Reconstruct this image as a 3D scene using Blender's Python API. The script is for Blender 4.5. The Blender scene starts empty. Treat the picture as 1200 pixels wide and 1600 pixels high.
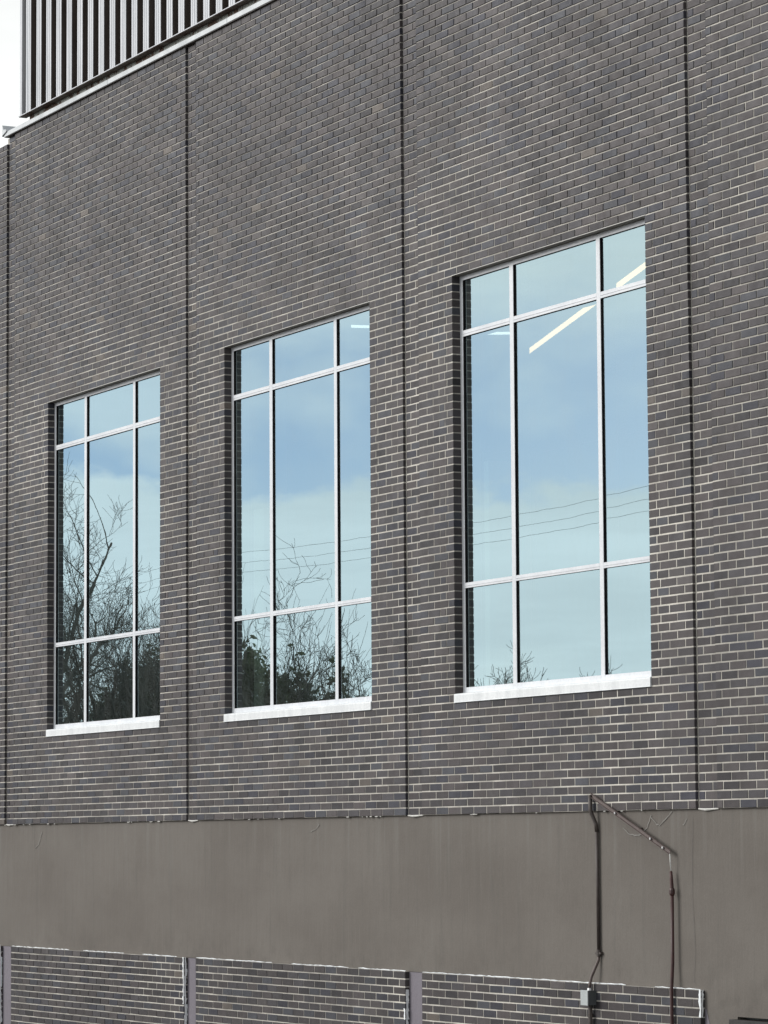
import bpy, math, random
from mathutils import Vector, Matrix, noise

random.seed(7)
SC = bpy.context.scene
COL = SC.collection
R = math.radians

# ------------------------------------------------------------------ camera
cam_d = bpy.data.cameras.new('camera')
cam = bpy.data.objects.new('camera', cam_d)
COL.objects.link(cam)
cam_d.sensor_fit = 'VERTICAL'
cam_d.sensor_height = 24.0
cam_d.sensor_width = 18.0
cam_d.lens = 24.0 * 5371.343 / 1600.0
cam_d.clip_start = 0.1
cam_d.clip_end = 6000
CAM_P = Vector((0.0, -14.0, 1.7))
C_R = Vector((0.45887031, 0.88848124, -0.00625449))
C_F = Vector((-0.88406599, 0.45727, 0.0965996))
C_U = Vector((0.08868692, -0.03879731, 0.99530367))
cam.matrix_world = Matrix(((C_R.x, C_U.x, -C_F.x, CAM_P.x),
                           (C_R.y, C_U.y, -C_F.y, CAM_P.y),
                           (C_R.z, C_U.z, -C_F.z, CAM_P.z),
                           (0, 0, 0, 1)))
SC.camera = cam

# ------------------------------------------------------------------ light
SUN_DIR = Vector((-0.60, -0.80, 0.0)).normalized()
SUN_EL = R(24)
sd = Vector((SUN_DIR.x * math.cos(SUN_EL), SUN_DIR.y * math.cos(SUN_EL), math.sin(SUN_EL)))
sun_d = bpy.data.lights.new('sun', 'SUN')
sun_d.energy = 1.5
sun_d.angle = R(32)
sun_d.color = (1.0, 0.975, 0.945)
sun = bpy.data.objects.new('sun', sun_d)
sun.rotation_euler = sd.to_track_quat('Z', 'Y').to_euler()
COL.objects.link(sun)

world = bpy.data.worlds.new('World')
SC.world = world
world.use_nodes = True
nt = world.node_tree
nt.nodes.clear()


class NT:
    """tiny node helper"""
    def __init__(s, tree):
        s.t = tree

    def n(s, typ, **kw):
        nd = s.t.nodes.new(typ)
        ins = kw.pop('ins', {})
        for k, v in kw.items():
            setattr(nd, k, v)
        for k, v in ins.items():
            if hasattr(v, 'links') or isinstance(v, bpy.types.NodeSocket):
                s.t.links.new(v, nd.inputs[k])
            else:
                nd.inputs[k].default_value = v
        return nd

    def math(s, op, a, b=None, c=None, clamp=False):
        ins = {0: a}
        if b is not None:
            ins[1] = b
        if c is not None:
            ins[2] = c
        nd = s.n('ShaderNodeMath', operation=op, ins=ins)
        nd.use_clamp = clamp
        return nd.outputs[0]

    def sstep(s, lo, hi, x, a=0.0, b=1.0):
        nd = s.n('ShaderNodeMapRange', interpolation_type='SMOOTHSTEP',
                 ins={'Value': x, 'From Min': lo, 'From Max': hi, 'To Min': a, 'To Max': b})
        return nd.outputs[0]

    def mix(s, f, a, b, typ='RGBA', blend='MIX'):
        nd = s.n('ShaderNodeMix', data_type=typ)
        nd.blend_type = blend
        ix = {'RGBA': (0, 6, 7), 'FLOAT': (0, 2, 3)}[typ]
        for i, v in zip(ix, (f, a, b)):
            if isinstance(v, bpy.types.NodeSocket):
                s.t.links.new(v, nd.inputs[i])
            else:
                nd.inputs[i].default_value = v
        return nd.outputs[2] if typ == 'RGBA' else nd.outputs[0]

    def noise(s, vec, scale, detail=4, rough=0.55, dim='3D'):
        return s.n('ShaderNodeTexNoise', noise_dimensions=dim,
                   ins={'Vector': vec, 'Scale': scale, 'Detail': detail, 'Roughness': rough}).outputs['Fac']

    def mapping(s, vec, scale=(1, 1, 1), loc=(0, 0, 0)):
        return s.n('ShaderNodeMapping', ins={'Vector': vec, 'Scale': scale, 'Location': loc}).outputs[0]

    def link(s, a, b):
        s.t.links.new(a, b)


# a hazy spring sky: Nishita blue, low cloud bank on the horizon, a high broken veil
w = NT(nt)
sky = w.n('ShaderNodeTexSky', sky_type='NISHITA')
sky.sun_disc = False
sky.sun_elevation = SUN_EL
sky.sun_rotation = math.atan2(SUN_DIR.x, SUN_DIR.y)
sky.air_density = 1.0
sky.dust_density = 0.6
sky.ozone_density = 1.0
SKY_STRENGTH = 0.075
tc = w.n('ShaderNodeTexCoord')
up_ = w.n('ShaderNodeVectorMath', operation='MULTIPLY_ADD', ins={0: tc.outputs['Generated'], 1: (1, 1, 1.5), 2: (0, 0, 0.17)}).outputs[0]
w.link(w.n('ShaderNodeVectorMath', operation='NORMALIZE', ins={0: up_}).outputs[0], sky.inputs['Vector'])
sep = w.n('ShaderNodeSeparateXYZ', ins={0: tc.outputs['Generated']})
ez = sep.outputs[2]
den = w.math('ADD', w.math('MAXIMUM', ez, 0.0), 0.06)
px_ = w.math('DIVIDE', sep.outputs[0], den)
py_ = w.math('DIVIDE', sep.outputs[1], den)
flat = w.n('ShaderNodeCombineXYZ', ins={0: px_, 1: py_, 2: 0.0}).outputs[0]
n_big = w.noise(flat, 0.42, 5, 0.55)
n_dir = w.noise(w.mapping(tc.outputs['Generated'], (1, 1, 2.2), (0.31, 0.12, 0.0)), 22.0, 6, 0.55)
wob = w.math('MULTIPLY', w.math('SUBTRACT', n_dir, 0.5), 0.055)
e1 = w.math('ADD', ez, w.math('MULTIPLY', wob, 0.8))
low = w.math('MAXIMUM', w.sstep(0.098, 0.107, e1, 0.80, 0.0), w.sstep(0.03, 0.125, e1, 0.95, 0.0))
veil = w.sstep(0.130, 0.170, w.math('ADD', ez, w.math('MULTIPLY', wob, 0.7)), 0.0, 0.96)
veil2 = w.math('MULTIPLY', veil, w.math('MAXIMUM', w.sstep(0.42, 0.60, n_big, 0.25, 1.0), w.sstep(0.28, 0.42, ez, 0.95, 0.0)))
cir = w.sstep(0.51, 0.66, w.noise(w.mapping(tc.outputs['Generated'], (1, 1, 1.6), (4.38, 2.46, 1.74)), 7.0, 5, 0.5), 0.0, 0.62)   # thin high cirrus
cl = w.math('MAXIMUM', w.math('MAXIMUM', low, veil2), cir, clamp=True)
shade = w.sstep(0.25, 0.75, w.noise(flat, 0.9, 6, 0.6), 0.86, 1.08)
ccol = w.n('ShaderNodeCombineXYZ', ins={0: w.math('MULTIPLY', shade, 9.0), 1: w.math('MULTIPLY', shade, 9.1), 2: w.math('MULTIPLY', shade, 8.9)}).outputs[0]
skyc = w.mix(cl, sky.outputs[0], ccol)
bg = w.n('ShaderNodeBackground', ins={'Color': skyc, 'Strength': SKY_STRENGTH})
wo = w.n('ShaderNodeOutputWorld', ins={'Surface': bg.outputs[0]})

SC.view_settings.view_transform = 'Standard'
SC.view_settings.look = 'None'
SC.view_settings.gamma = 1.0
SC.view_settings.use_curve_mapping = False
SC.view_settings.exposure = 0.76
SC.render.engine = 'CYCLES'
SC.cycles.max_bounces = 10
SC.cycles.transparent_max_bounces = 16
SC.cycles.caustics_reflective = False
SC.cycles.caustics_refractive = False

# ------------------------------------------------------------------ materials
MATS = {}


def new_mat(name):
    m = bpy.data.materials.new(name)
    m.use_nodes = True
    m.node_tree.nodes.clear()
    MATS[name] = m
    return m, NT(m.node_tree)


def finish(m, t, color, rough=0.6, metal=0.0, spec=0.5, bump=None, bump_d=0.002, bump_s=1.0):
    b = t.n('ShaderNodeBsdfPrincipled', ins={'Base Color': color, 'Roughness': rough, 'Metallic': metal, 'Specular IOR Level': spec})
    if bump is not None:
        bn = t.n('ShaderNodeBump', ins={'Height': bump, 'Distance': bump_d, 'Strength': bump_s})
        t.link(bn.outputs[0], b.inputs['Normal'])
    o = t.n('ShaderNodeOutputMaterial', ins={'Surface': b.outputs[0]})
    return m


def scol(t, col, fac):
    """colour times a scalar socket"""
    c = t.n('ShaderNodeVectorMath', operation='SCALE')
    if isinstance(col, bpy.types.NodeSocket):
        t.link(col, c.inputs[0])
    else:
        c.inputs[0].default_value = col[:3]
    if isinstance(fac, bpy.types.NodeSocket):
        t.link(fac, c.inputs['Scale'])
    else:
        c.inputs['Scale'].default_value = fac
    return c.outputs[0]


def mat_brick():
    m, t = new_mat('brick')
    at = t.n('ShaderNodeAttribute', attribute_name='tone')
    pos = t.n('ShaderNodeNewGeometry').outputs['Position']
    grain = t.noise(pos, 160.0, 4, 0.65)
    cloud = t.noise(t.mapping(pos, (1.0, 1.0, 0.8)), 1.1, 5, 0.6)
    streak = t.noise(t.mapping(pos, (7.0, 7.0, 0.5)), 1.3, 4, 0.55)
    f = t.math('MULTIPLY', t.sstep(0.2, 0.8, grain, 0.80, 1.20), t.sstep(0.25, 0.75, cloud, 0.78, 1.22))
    f = t.math('MULTIPLY', f, t.sstep(0.25, 0.75, streak, 0.93, 1.07))
    base = scol(t, at.outputs['Color'], f)
    # efflorescence: pale bloom in patches
    eff = t.math('MULTIPLY', t.sstep(0.56, 0.80, t.noise(pos, 2.3, 7, 0.7), 0.0, 0.30), t.sstep(0.35, 0.7, grain, 0.3, 1.0))
    base = t.mix(eff, base, (0.20, 0.20, 0.205, 1))
    rough = t.sstep(0.2, 0.8, t.noise(pos, 9.0, 3), 0.38, 0.60)
    return finish(m, t, base, rough, 0.0, 0.26, t.noise(pos, 230.0, 3, 0.6), 0.0016, 0.9)


def mat_mortar():
    m, t = new_mat('mortar')
    pos = t.n('ShaderNodeNewGeometry').outputs['Position']
    a = t.noise(pos, 3.0, 6, 0.65)
    g = t.noise(pos, 190.0, 3, 0.6)
    c = t.mix(t.sstep(0.3, 0.7, a), (0.42, 0.40, 0.36, 1), (0.70, 0.67, 0.605, 1))
    c = scol(t, c, t.sstep(0.30, 0.70, t.noise(t.mapping(pos, (1.0, 1.0, 1.6)), 0.55, 5, 0.6), 0.62, 1.06))
    c = scol(t, c, t.sstep(0.2, 0.8, g, 0.8, 1.15))
    return finish(m, t, c, 0.9, 0, 0.25, g, 0.002)


def mat_stucco():
    m, t = new_mat('stucco')
    pos = t.n('ShaderNodeNewGeometry').outputs['Position']
    big = t.noise(t.mapping(pos, (0.5, 0.5, 0.9)), 1.0, 5, 0.6)
    st = t.noise(t.mapping(pos, (9.0, 9.0, 0.55)), 1.6, 6, 0.62)
    st2 = t.noise(t.mapping(pos, (26.0, 26.0, 1.6)), 1.1, 4, 0.6)
    fine = t.noise(pos, 70.0, 5, 0.7)
    c = t.mix(t.sstep(0.3, 0.7, big), (0.126, 0.112, 0.0985, 1), (0.153, 0.139, 0.1235, 1))
    c = t.mix(t.sstep(0.52, 0.80, st, 0.0, 0.45), c, (0.102, 0.097, 0.088, 1))
    c = t.mix(t.sstep(0.55, 0.80, st2, 0.0, 0.25), c, (0.190, 0.179, 0.164, 1))
    # wash marks running down from the brick edge
    zz = t.n('ShaderNodeSeparateXYZ', ins={0: pos}).outputs[2]
    run = t.noise(t.mapping(pos, (11.0, 11.0, 0.35)), 1.0, 5, 0.6)
    wash = t.math('MULTIPLY', t.sstep(0.50, 0.75, run, 0.0, 0.38), t.sstep(1.15, 1.97, t.math('ADD', zz, t.math('MULTIPLY', t.math('SUBTRACT', st, 0.5), 0.9))))
    c = t.mix(wash, c, (0.195, 0.188, 0.172, 1))
    splash = t.math('MULTIPLY', t.sstep(0.45, 0.7, t.noise(pos, 4.0, 6, 0.65), 0.0, 0.4), t.sstep(0.95, 0.60, zz))
    c = t.mix(splash, c, (0.088, 0.080, 0.070, 1))
    c = scol(t, c, t.sstep(0.2, 0.8, fine, 0.93, 1.07))
    tr = t.noise(t.mapping(pos, (6.0, 6.0, 2.0)), 2.2, 6, 0.6)
    h = t.math('ADD', t.math('MULTIPLY', tr, 1.0), t.math('MULTIPLY', fine, 0.22))
    h = t.math('ADD', h, t.math('MULTIPLY', st, 0.5))
    return finish(m, t, c, 0.82, 0, 0.3, h, 0.006, 0.8)


def mat_noisy(name, ca, cb, scale=6.0, rough=0.6, metal=0.0, spec=0.5, bump=0.0, stretch=(1, 1, 1), grain=60.0):
    m, t = new_mat(name)
    pos = t.n('ShaderNodeNewGeometry').outputs['Position']
    a = t.noise(t.mapping(pos, stretch), scale, 5, 0.6)
    g = t.noise(pos, grain, 3, 0.6)
    c = t.mix(t.sstep(0.28, 0.72, a), (*ca, 1), (*cb, 1))
    c = scol(t, c, t.sstep(0.2, 0.8, g, 0.93, 1.07))
    r = t.sstep(0.2, 0.8, a, max(0.05, rough - 0.08), min(1, rough + 0.08))
    return finish(m, t, c, r, metal, spec, g if bump else None, bump or 0.001)


def mat_rusty(name, paint, rust, lo, hi, scale, rough=0.7):
    m, t = new_mat(name)
    pos = t.n('ShaderNodeNewGeometry').outputs['Position']
    a = t.noise(pos, scale, 7, 0.62)
    g = t.noise(pos, 45.0, 4, 0.6)
    rc = t.mix(t.sstep(0.3, 0.7, g), (*rust, 1), (rust[0] * 0.35, rust[1] * 0.35, rust[2] * 0.4, 1))
    c = t.mix(t.sstep(lo, hi, a), (*paint, 1), rc)
    c = scol(t, c, t.sstep(0.2, 0.8, g, 0.85, 1.1))
    return finish(m, t, c, rough, 0, 0.3, a, 0.003)


def mat_glass():
    m, t = new_mat('window_glass')
    geo = t.n('ShaderNodeNewGeometry')
    pos = geo.outputs['Position']
    nz = t.n('ShaderNodeTexNoise', ins={'Vector': t.mapping(pos, (1.0, 1.0, 1.4)), 'Scale': 3.2, 'Detail': 2.0, 'Roughness': 0.5})
    off = t.n('ShaderNodeVectorMath', operation='SUBTRACT', ins={0: nz.outputs['Color'], 1: (0.5, 0.5, 0.5)}).outputs[0]
    off = t.n('ShaderNodeVectorMath', operation='SCALE', ins={0: off, 'Scale': 0.0016}).outputs[0]
    nrm = t.n('ShaderNodeVectorMath', operation='ADD', ins={0: geo.outputs['Normal'], 1: off}).outputs[0]
    nrm = t.n('ShaderNodeVectorMath', operation='NORMALIZE', ins={0: nrm}).outputs[0]
    fr = t.n('ShaderNodeFresnel', ins={'IOR': 1.5}).outputs[0]
    fac = t.math('ADD', t.math('MULTIPLY', fr, 1.0), 0.56, clamp=True)
    gl = t.n('ShaderNodeBsdfGlossy', ins={'Color': (0.73, 0.945, 1.0, 1), 'Roughness': 0.0, 'Normal': nrm})
    tr = t.n('ShaderNodeBsdfTransparent', ins={'Color': (0.62, 0.76, 0.70, 1)})
    # faint dust film on the outside
    df = t.n('ShaderNodeBsdfDiffuse', ins={'Color': (0.45, 0.45, 0.43, 1)})
    mx = t.n('ShaderNodeMixShader', ins={0: fac, 1: tr.outputs[0], 2: gl.outputs[0]})
    dust = t.sstep(0.35, 0.85, t.noise(t.mapping(pos, (3, 3, 1.2)), 2.2, 5, 0.6), 0.01, 0.05)
    mx2 = t.n('ShaderNodeMixShader', ins={0: dust, 1: mx.outputs[0], 2: df.outputs[0]})
    t.n('ShaderNodeOutputMaterial', ins={'Surface': mx2.outputs[0]})
    m2, t2 = new_mat('glass_inner')
    tr = t2.n('ShaderNodeBsdfTransparent', ins={'Color': (0.97, 0.99, 0.98, 1)})
    t2.n('ShaderNodeOutputMaterial', ins={'Surface': tr.outputs[0]})


def mat_emit(name, col, s):
    m, t = new_mat(name)
    e = t.n('ShaderNodeEmission', ins={'Color': (*col, 1), 'Strength': s})
    t.n('ShaderNodeOutputMaterial', ins={'Surface': e.outputs[0]})


mat_brick()
mat_mortar()
mat_stucco()
mat_glass()
mat_noisy('aluminium', (0.64, 0.66, 0.69), (0.72, 0.74, 0.765), 5.0, 0.40, 0.0, 0.5, stretch=(1, 1, 0.3))
mat_noisy('sill_metal', (0.66, 0.68, 0.69), (0.78, 0.80, 0.805), 2.5, 0.45, 0.0, 0.5, stretch=(4, 4, 0.6))
mat_noisy('gasket', (0.008, 0.008, 0.010), (0.014, 0.014, 0.016), 9.0, 0.75, 0.0, 0.1)
mat_noisy('inner_frame', (0.62, 0.64, 0.66), (0.70, 0.72, 0.73), 5.0, 0.4)
mat_noisy('lintel_paint', (0.24, 0.225, 0.20), (0.31, 0.29, 0.26), 7.0, 0.6)
mat_noisy('caulk', (0.52, 0.51, 0.48), (0.62, 0.61, 0.58), 20.0, 0.7)
mat_noisy('coping_metal', (0.44, 0.46, 0.47), (0.56, 0.58, 0.59), 3.0, 0.42, 0.3)
mat_noisy('silver_panel', (0.46, 0.475, 0.50), (0.58, 0.59, 0.615), 4.0, 0.42, 0.15, 0.5, stretch=(3, 3, 0.25))
mat_noisy('bronze_panel', (0.050, 0.041, 0.036), (0.082, 0.068, 0.060), 6.0, 0.5, 0.0, 0.35, stretch=(3, 3, 0.3))
mat_rusty('rusty_soffit', (0.15, 0.13, 0.11), (0.10, 0.052, 0.034), 0.42, 0.58, 3.0)
mat_rusty('peeling_beam', (0.34, 0.35, 0.32), (0.14, 0.08, 0.05), 0.50, 0.56, 4.2)
mat_noisy('lavender_render', (0.165, 0.150, 0.172), (0.195, 0.180, 0.204), 2.2, 0.75, 0, 0.3, bump=0.0015, stretch=(1, 1, 0.4))
mat_noisy('white_smear', (0.72, 0.75, 0.77), (0.84, 0.86, 0.87), 24.0, 0.8, 0, 0.3, bump=0.003)
mat_noisy('oxblood_pipe', (0.035, 0.012, 0.012), (0.060, 0.022, 0.020), 18.0, 0.5)
mat_noisy('brown_pipe', (0.045, 0.035, 0.031), (0.075, 0.060, 0.054), 14.0, 0.55)
mat_noisy('strut_paint', (0.085, 0.060, 0.055), (0.13, 0.10, 0.093), 20.0, 0.55)
mat_noisy('grey_enamel', (0.36, 0.39, 0.39), (0.44, 0.47, 0.47), 12.0, 0.5)
mat_noisy('shaded_enamel', (0.050, 0.055, 0.058), (0.075, 0.082, 0.086), 12.0, 0.5)  # box enamel darkened, the shade on its side put into the colour
mat_noisy('white_wire', (0.55, 0.55, 0.53), (0.66, 0.66, 0.64), 20.0, 0.5)
mat_noisy('bolt_metal', (0.5, 0.5, 0.5), (0.65, 0.65, 0.65), 20.0, 0.4, 0.6)
mat_noisy('dark_door', (0.012, 0.010, 0.010), (0.022, 0.019, 0.018), 7.0, 0.45)
mat_noisy('chalk', (0.20, 0.19, 0.175), (0.26, 0.25, 0.235), 30.0, 0.9)
mat_noisy('scratch_dark', (0.10, 0.095, 0.09), (0.12, 0.11, 0.105), 30.0, 0.9)
mat_noisy('interior_paint', (0.55, 0.56, 0.55), (0.62, 0.63, 0.62), 1.0, 0.8)
mat_noisy('interior_dark', (0.16, 0.17, 0.17), (0.22, 0.23, 0.22), 1.0, 0.8)
mat_noisy('column_paint', (0.76, 0.77, 0.76), (0.82, 0.83, 0.82), 2.0, 0.7)
mat_noisy('pale_concrete', (0.11, 0.105, 0.10), (0.16, 0.155, 0.145), 0.8, 0.9, 0, 0.3, bump=0.004)
mat_noisy('roofing', (0.12, 0.12, 0.12), (0.17, 0.165, 0.16), 1.0, 0.9)
mat_noisy('bark', (0.10, 0.09, 0.078), (0.15, 0.135, 0.12), 6.0, 0.9)
mat_noisy('twig', (0.10, 0.095, 0.08), (0.15, 0.14, 0.12), 6.0, 0.9)
def mat_leaf():
    m, t = new_mat('leaf')
    pos = t.n('ShaderNodeNewGeometry').outputs['Position']
    a = t.noise(pos, 1.4, 5, 0.6)
    c = t.mix(t.sstep(0.28, 0.72, a), (0.075, 0.095, 0.055, 1), (0.125, 0.130, 0.090, 1))
    d = t.n('ShaderNodeBsdfDiffuse', ins={'Color': c})
    l = t.n('ShaderNodeBsdfTranslucent', ins={'Color': c})
    mx = t.n('ShaderNodeMixShader', ins={0: 0.45, 1: d.outputs[0], 2: l.outputs[0]})
    t.n('ShaderNodeOutputMaterial', ins={'Surface': mx.outputs[0]})


mat_leaf()
mat_noisy('pole_wood', (0.09, 0.07, 0.05), (0.13, 0.10, 0.08), 5.0, 0.9)
mat_noisy('wire_black', (0.02, 0.02, 0.02), (0.03, 0.03, 0.03), 5.0, 0.6)
mat_emit('lamp_glow', (1.0, 0.58, 0.29), 1.75)
mat_emit('lamp_glow_soft', (1.0, 0.99, 0.95), 1.1)


# ------------------------------------------------------------------ mesh helpers
class MB:
    """collects shapes, then becomes ONE mesh object"""
    def __init__(s):
        s.v, s.f, s.mi, s.tone = [], [], [], []

    def add(s, vs, fs, mi=0, tone=None):
        o = len(s.v)
        s.v += [tuple(p) for p in vs]
        s.f += [tuple(i + o for i in f) for f in fs]
        s.mi += [mi] * len(fs) if not isinstance(mi, (list, tuple)) else list(mi)
        if tone is not None:
            s.tone += [tone] * len(vs)

    def box(s, x0, x1, y0, y1, z0, z1, mi=0):
        s.add([(x0, y0, z0), (x1, y0, z0), (x1, y1, z0), (x0, y1, z0), (x0, y0, z1), (x1, y0, z1), (x1, y1, z1), (x0, y1, z1)],
              [(0, 3, 2, 1), (4, 5, 6, 7), (0, 1, 5, 4), (1, 2, 6, 5), (2, 3, 7, 6), (3, 0, 4, 7)], mi)

    def bbox(s, x0, x1, y0, y1, z0, z1, b=0.003, mi=0):
        """box with bevelled front (-y) edges"""
        v = [(x0 + b, y0, z0 + b), (x1 - b, y0, z0 + b), (x1 - b, y0, z1 - b), (x0 + b, y0, z1 - b),
             (x0, y0 + b, z0), (x1, y0 + b, z0), (x1, y0 + b, z1), (x0, y0 + b, z1),
             (x0, y1, z0), (x1, y1, z0), (x1, y1, z1), (x0, y1, z1)]
        f = [(0, 1, 2, 3), (4, 5, 1, 0), (5, 6, 2, 1), (6, 7, 3, 2), (7, 4, 0, 3),
             (8, 9, 5, 4), (9, 10, 6, 5), (10, 11, 7, 6), (11, 8, 4, 7), (11, 10, 9, 8)]
        s.add(v, f, mi)

    def tube(s, pts, rads, n=8, cap=True, mi=0):
        pts = [Vector(p) for p in pts]
        if not isinstance(rads, (list, tuple)):
            rads = [rads] * len(pts)
        vs = []
        for i, p in enumerate(pts):
            d = (pts[min(i + 1, len(pts) - 1)] - pts[max(i - 1, 0)]).normalized()
            a = Vector((0, 0, 1)) if abs(d.z) < 0.9 else Vector((1, 0, 0))
            u = d.cross(a).normalized()
            q = d.cross(u)
            for k in range(n):
                t = 2 * math.pi * k / n
                vs.append(p + (u * math.cos(t) + q * math.sin(t)) * rads[i])
        fs = []
        for i in range(len(pts) - 1):
            for k in range(n):
                a, b = i * n + k, i * n + (k + 1) % n
                fs.append((a, b, b + n, a + n))
        if cap:
            fs.append(tuple(range(n - 1, -1, -1)))
            fs.append(tuple((len(pts) - 1) * n + k for k in range(n)))
        s.add(vs, fs, mi)

    def mesh(s, name, mats, smooth=False):
        me = bpy.data.meshes.new(name)
        me.from_pydata(s.v, [], s.f)
        for mname in ([mats] if isinstance(mats, str) else mats):
            me.materials.append(MATS[mname])
        if any(s.mi):
            me.polygons.foreach_set('material_index', s.mi)
        if smooth:
            me.polygons.foreach_set('use_smooth', [True] * len(s.f))
        if s.tone:
            at = me.color_attributes.new('tone', 'FLOAT_COLOR', 'POINT')
            at.data.foreach_set('color', [c for t in s.tone for c in (*t, 1.0)])
        me.update()
        return me

    def build(s, name, mats, parent=None, smooth=False, **props):
        o = bpy.data.objects.new(name, s.mesh(name, mats, smooth))
        COL.objects.link(o)
        o.parent = parent
        for k, v in props.items():
            o[k] = v
        return o


def thing(name, label, cat, loc=(0, 0, 0), group=None):
    o = bpy.data.objects.new(name, None)
    o.empty_display_size = 0.3
    o.location = loc
    COL.objects.link(o)
    o['label'] = label
    o['category'] = cat
    if group:
        o['group'] = group
    return o


def proj(p):
    q = Vector(p) - CAM_P
    z = q.dot(C_F)
    return 600 + 5371.343 * q.dot(C_R) / z, 800 - 5371.343 * q.dot(C_U) / z


# ------------------------------------------------------------------ ground
g = MB()
prof = [(900, -1.8), (2, -1.8), (-6, -1.8), (-8.0, -1.35), (-10.0, -0.5), (-11.6, 0.0), (-12.5, 0.1), (-40, 0.1), (-900, 0.1)]
gx = [-900, -200, -100, -60, -30, 0, 30, 200, 900]
vs = [(x, y, z + (0.04 * noise.noise(Vector((x * .1, y * .2, 0))) if -100 < x < 30 and y < -7 else 0)) for (y, z) in prof for x in gx]
nx = len(gx)
fs = [(j * nx + i, (j + 1) * nx + i, (j + 1) * nx + i + 1, j * nx + i + 1) for j in range(len(prof) - 1) for i in range(nx - 1)]
g.add(vs, fs)
g.build('ground', 'pale_concrete', None, kind='structure')

# ------------------------------------------------------------------ the building
C = 0.0681                     # course height
ZB = 1.958                     # underside of the lowest upper course
LB = 0.2238                    # brick module
JT = 0.0105                    # joint
NROW = 115
ROW_SILL, ROW_HEAD = 14, 68
Z_SILL, Z_HEAD = ZB + ROW_SILL * C, ZB + ROW_HEAD * C
Z_TOP = ZB + NROW * C
Y_REC = 0.023                  # recessed strip between bays
Y_ST = 0.026                   # spandrel render
Y_FR = 0.075                   # face of the window frames
Z_ST0 = 0.612                  # top of the lower brick panels
X_END = -14.0

building = thing('brick_building', 'dark grey-brown brick building with three tall windows and a plain rendered band', 'building', (-29, 0, -1.8))
building_inv = Matrix.Translation((29, 0, 1.8))


def P(o):                       # parts keep world coordinates under the building's Empty
    o.parent = building
    o.matrix_parent_inverse = building_inv
    return o


JOINTS = [-36.39, -31.385, -26.69, -21.99]          # right-hand edge of each bay
STARTS = [-36.14, -31.13, -26.39, -21.69]           # left-hand edge of the next
WINS = [(-35.115, -32.04), (-30.463, -27.33), (-25.765, -22.60)]
BAYS = [(-46.0, JOINTS[0], None), (STARTS[0], JOINTS[1], WINS[0]), (STARTS[1], JOINTS[2], WINS[1]),
        (STARTS[2], JOINTS[3], WINS[2]), (STARTS[3], X_END, None)]

PAL = [((0.0589, 0.0506, 0.0516), 28), ((0.0580, 0.0532, 0.0579), 26), ((0.0681, 0.0585, 0.0589), 14), ((0.0487, 0.0436, 0.0462), 14),
       ((0.0386, 0.0384, 0.0498), 12), ((0.0331, 0.0297, 0.0326), 9), ((0.0791, 0.0698, 0.0697), 7), ((0.0552, 0.0567, 0.0670), 10),
       ((0.1150, 0.0977, 0.0851), 1.0)]
PALW = [p[1] for p in PAL]


def brick_geo(x0, x1, z0, z1, yf, yb, rnd, deep_r=False):
    """one brick: bevelled, slightly uneven front"""
    b = 0.0028
    j = lambda a=0.0008: rnd.uniform(-a, a)
    ty = [yf + j(0.0006) for _ in range(4)]
    v = [(x0 + b + j(), ty[0], z0 + b + j()), (x1 - b + j(), ty[1], z0 + b + j()), (x1 - b + j(), ty[2], z1 - b + j()), (x0 + b + j(), ty[3], z1 - b + j()),
         (x0 + j(), yf + b * 1.2, z0 + j()), (x1 + j(), yf + b * 1.2, z0 + j()), (x1 + j(), yf + b * 1.2, z1 + j()), (x0 + j(), yf + b * 1.2, z1 + j()),
         (x0, yb, z0), (x1, yb, z0), (x1, yb, z1), (x0, yb, z1)]
    f = [(0, 1, 2, 3), (4, 5, 1, 0), (5, 6, 2, 1), (6, 7, 3, 2), (7, 4, 0, 3),
         (8, 9, 5, 4), (9, 10, 6, 5), (10, 11, 7, 6), (11, 8, 4, 7)]
    return v, f


bricks = []        # (x0, x1, z0, z1, yfront, yback, wall index)


def lay(x0, x1, z0, row, y, wall, openings=(), toothed=(), seed=0, drop=None):
    """one course of running bond between x0 and x1, cut at the openings"""
    segs = [(x0, x1)]
    for (a, b) in openings:
        ns = []
        for (s, e) in segs:
            if b <= s or a >= e:
                ns.append((s, e))
            else:
                if a > s:
                    ns.append((s, a))
                if b < e:
                    ns.append((b, e))
        segs = ns
    for (s, e) in segs:
        cuts = []
        # joints run from the right-hand end of the bay so that the corner bond is tidy
        off = (LB / 2 if row % 2 else 0.0)
        k = math.floor((s - x1) / LB) - 1
        x = x1 - off + k * LB
        while x < e + LB:
            if s + 0.045 < x < e - 0.045:
                cuts.append(x)
            x += LB
        for (tx, side) in toothed:                         # half bats beside the window openings
            if abs(tx - s) < 1e-6 or abs(tx - e) < 1e-6:
                ln = 0.108 if row % 2 else 0.150
                c = tx + ln if side > 0 else tx - ln
                cuts = [q for q in cuts if abs(q - c) > 0.05 and (q > c if side > 0 else q < c)] + [c]
        cuts = sorted(cuts)
        edges = [s] + cuts + [e]
        for a, b in zip(edges[:-1], edges[1:]):
            l = a + (0 if a == s else JT / 2)
            r = b - (0 if b == e else JT / 2)
            bricks.append((l, r, z0 + JT * 0.5, z0 + C - JT * 0.5, y, y + 0.1, wall, a == s, b == e))


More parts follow.
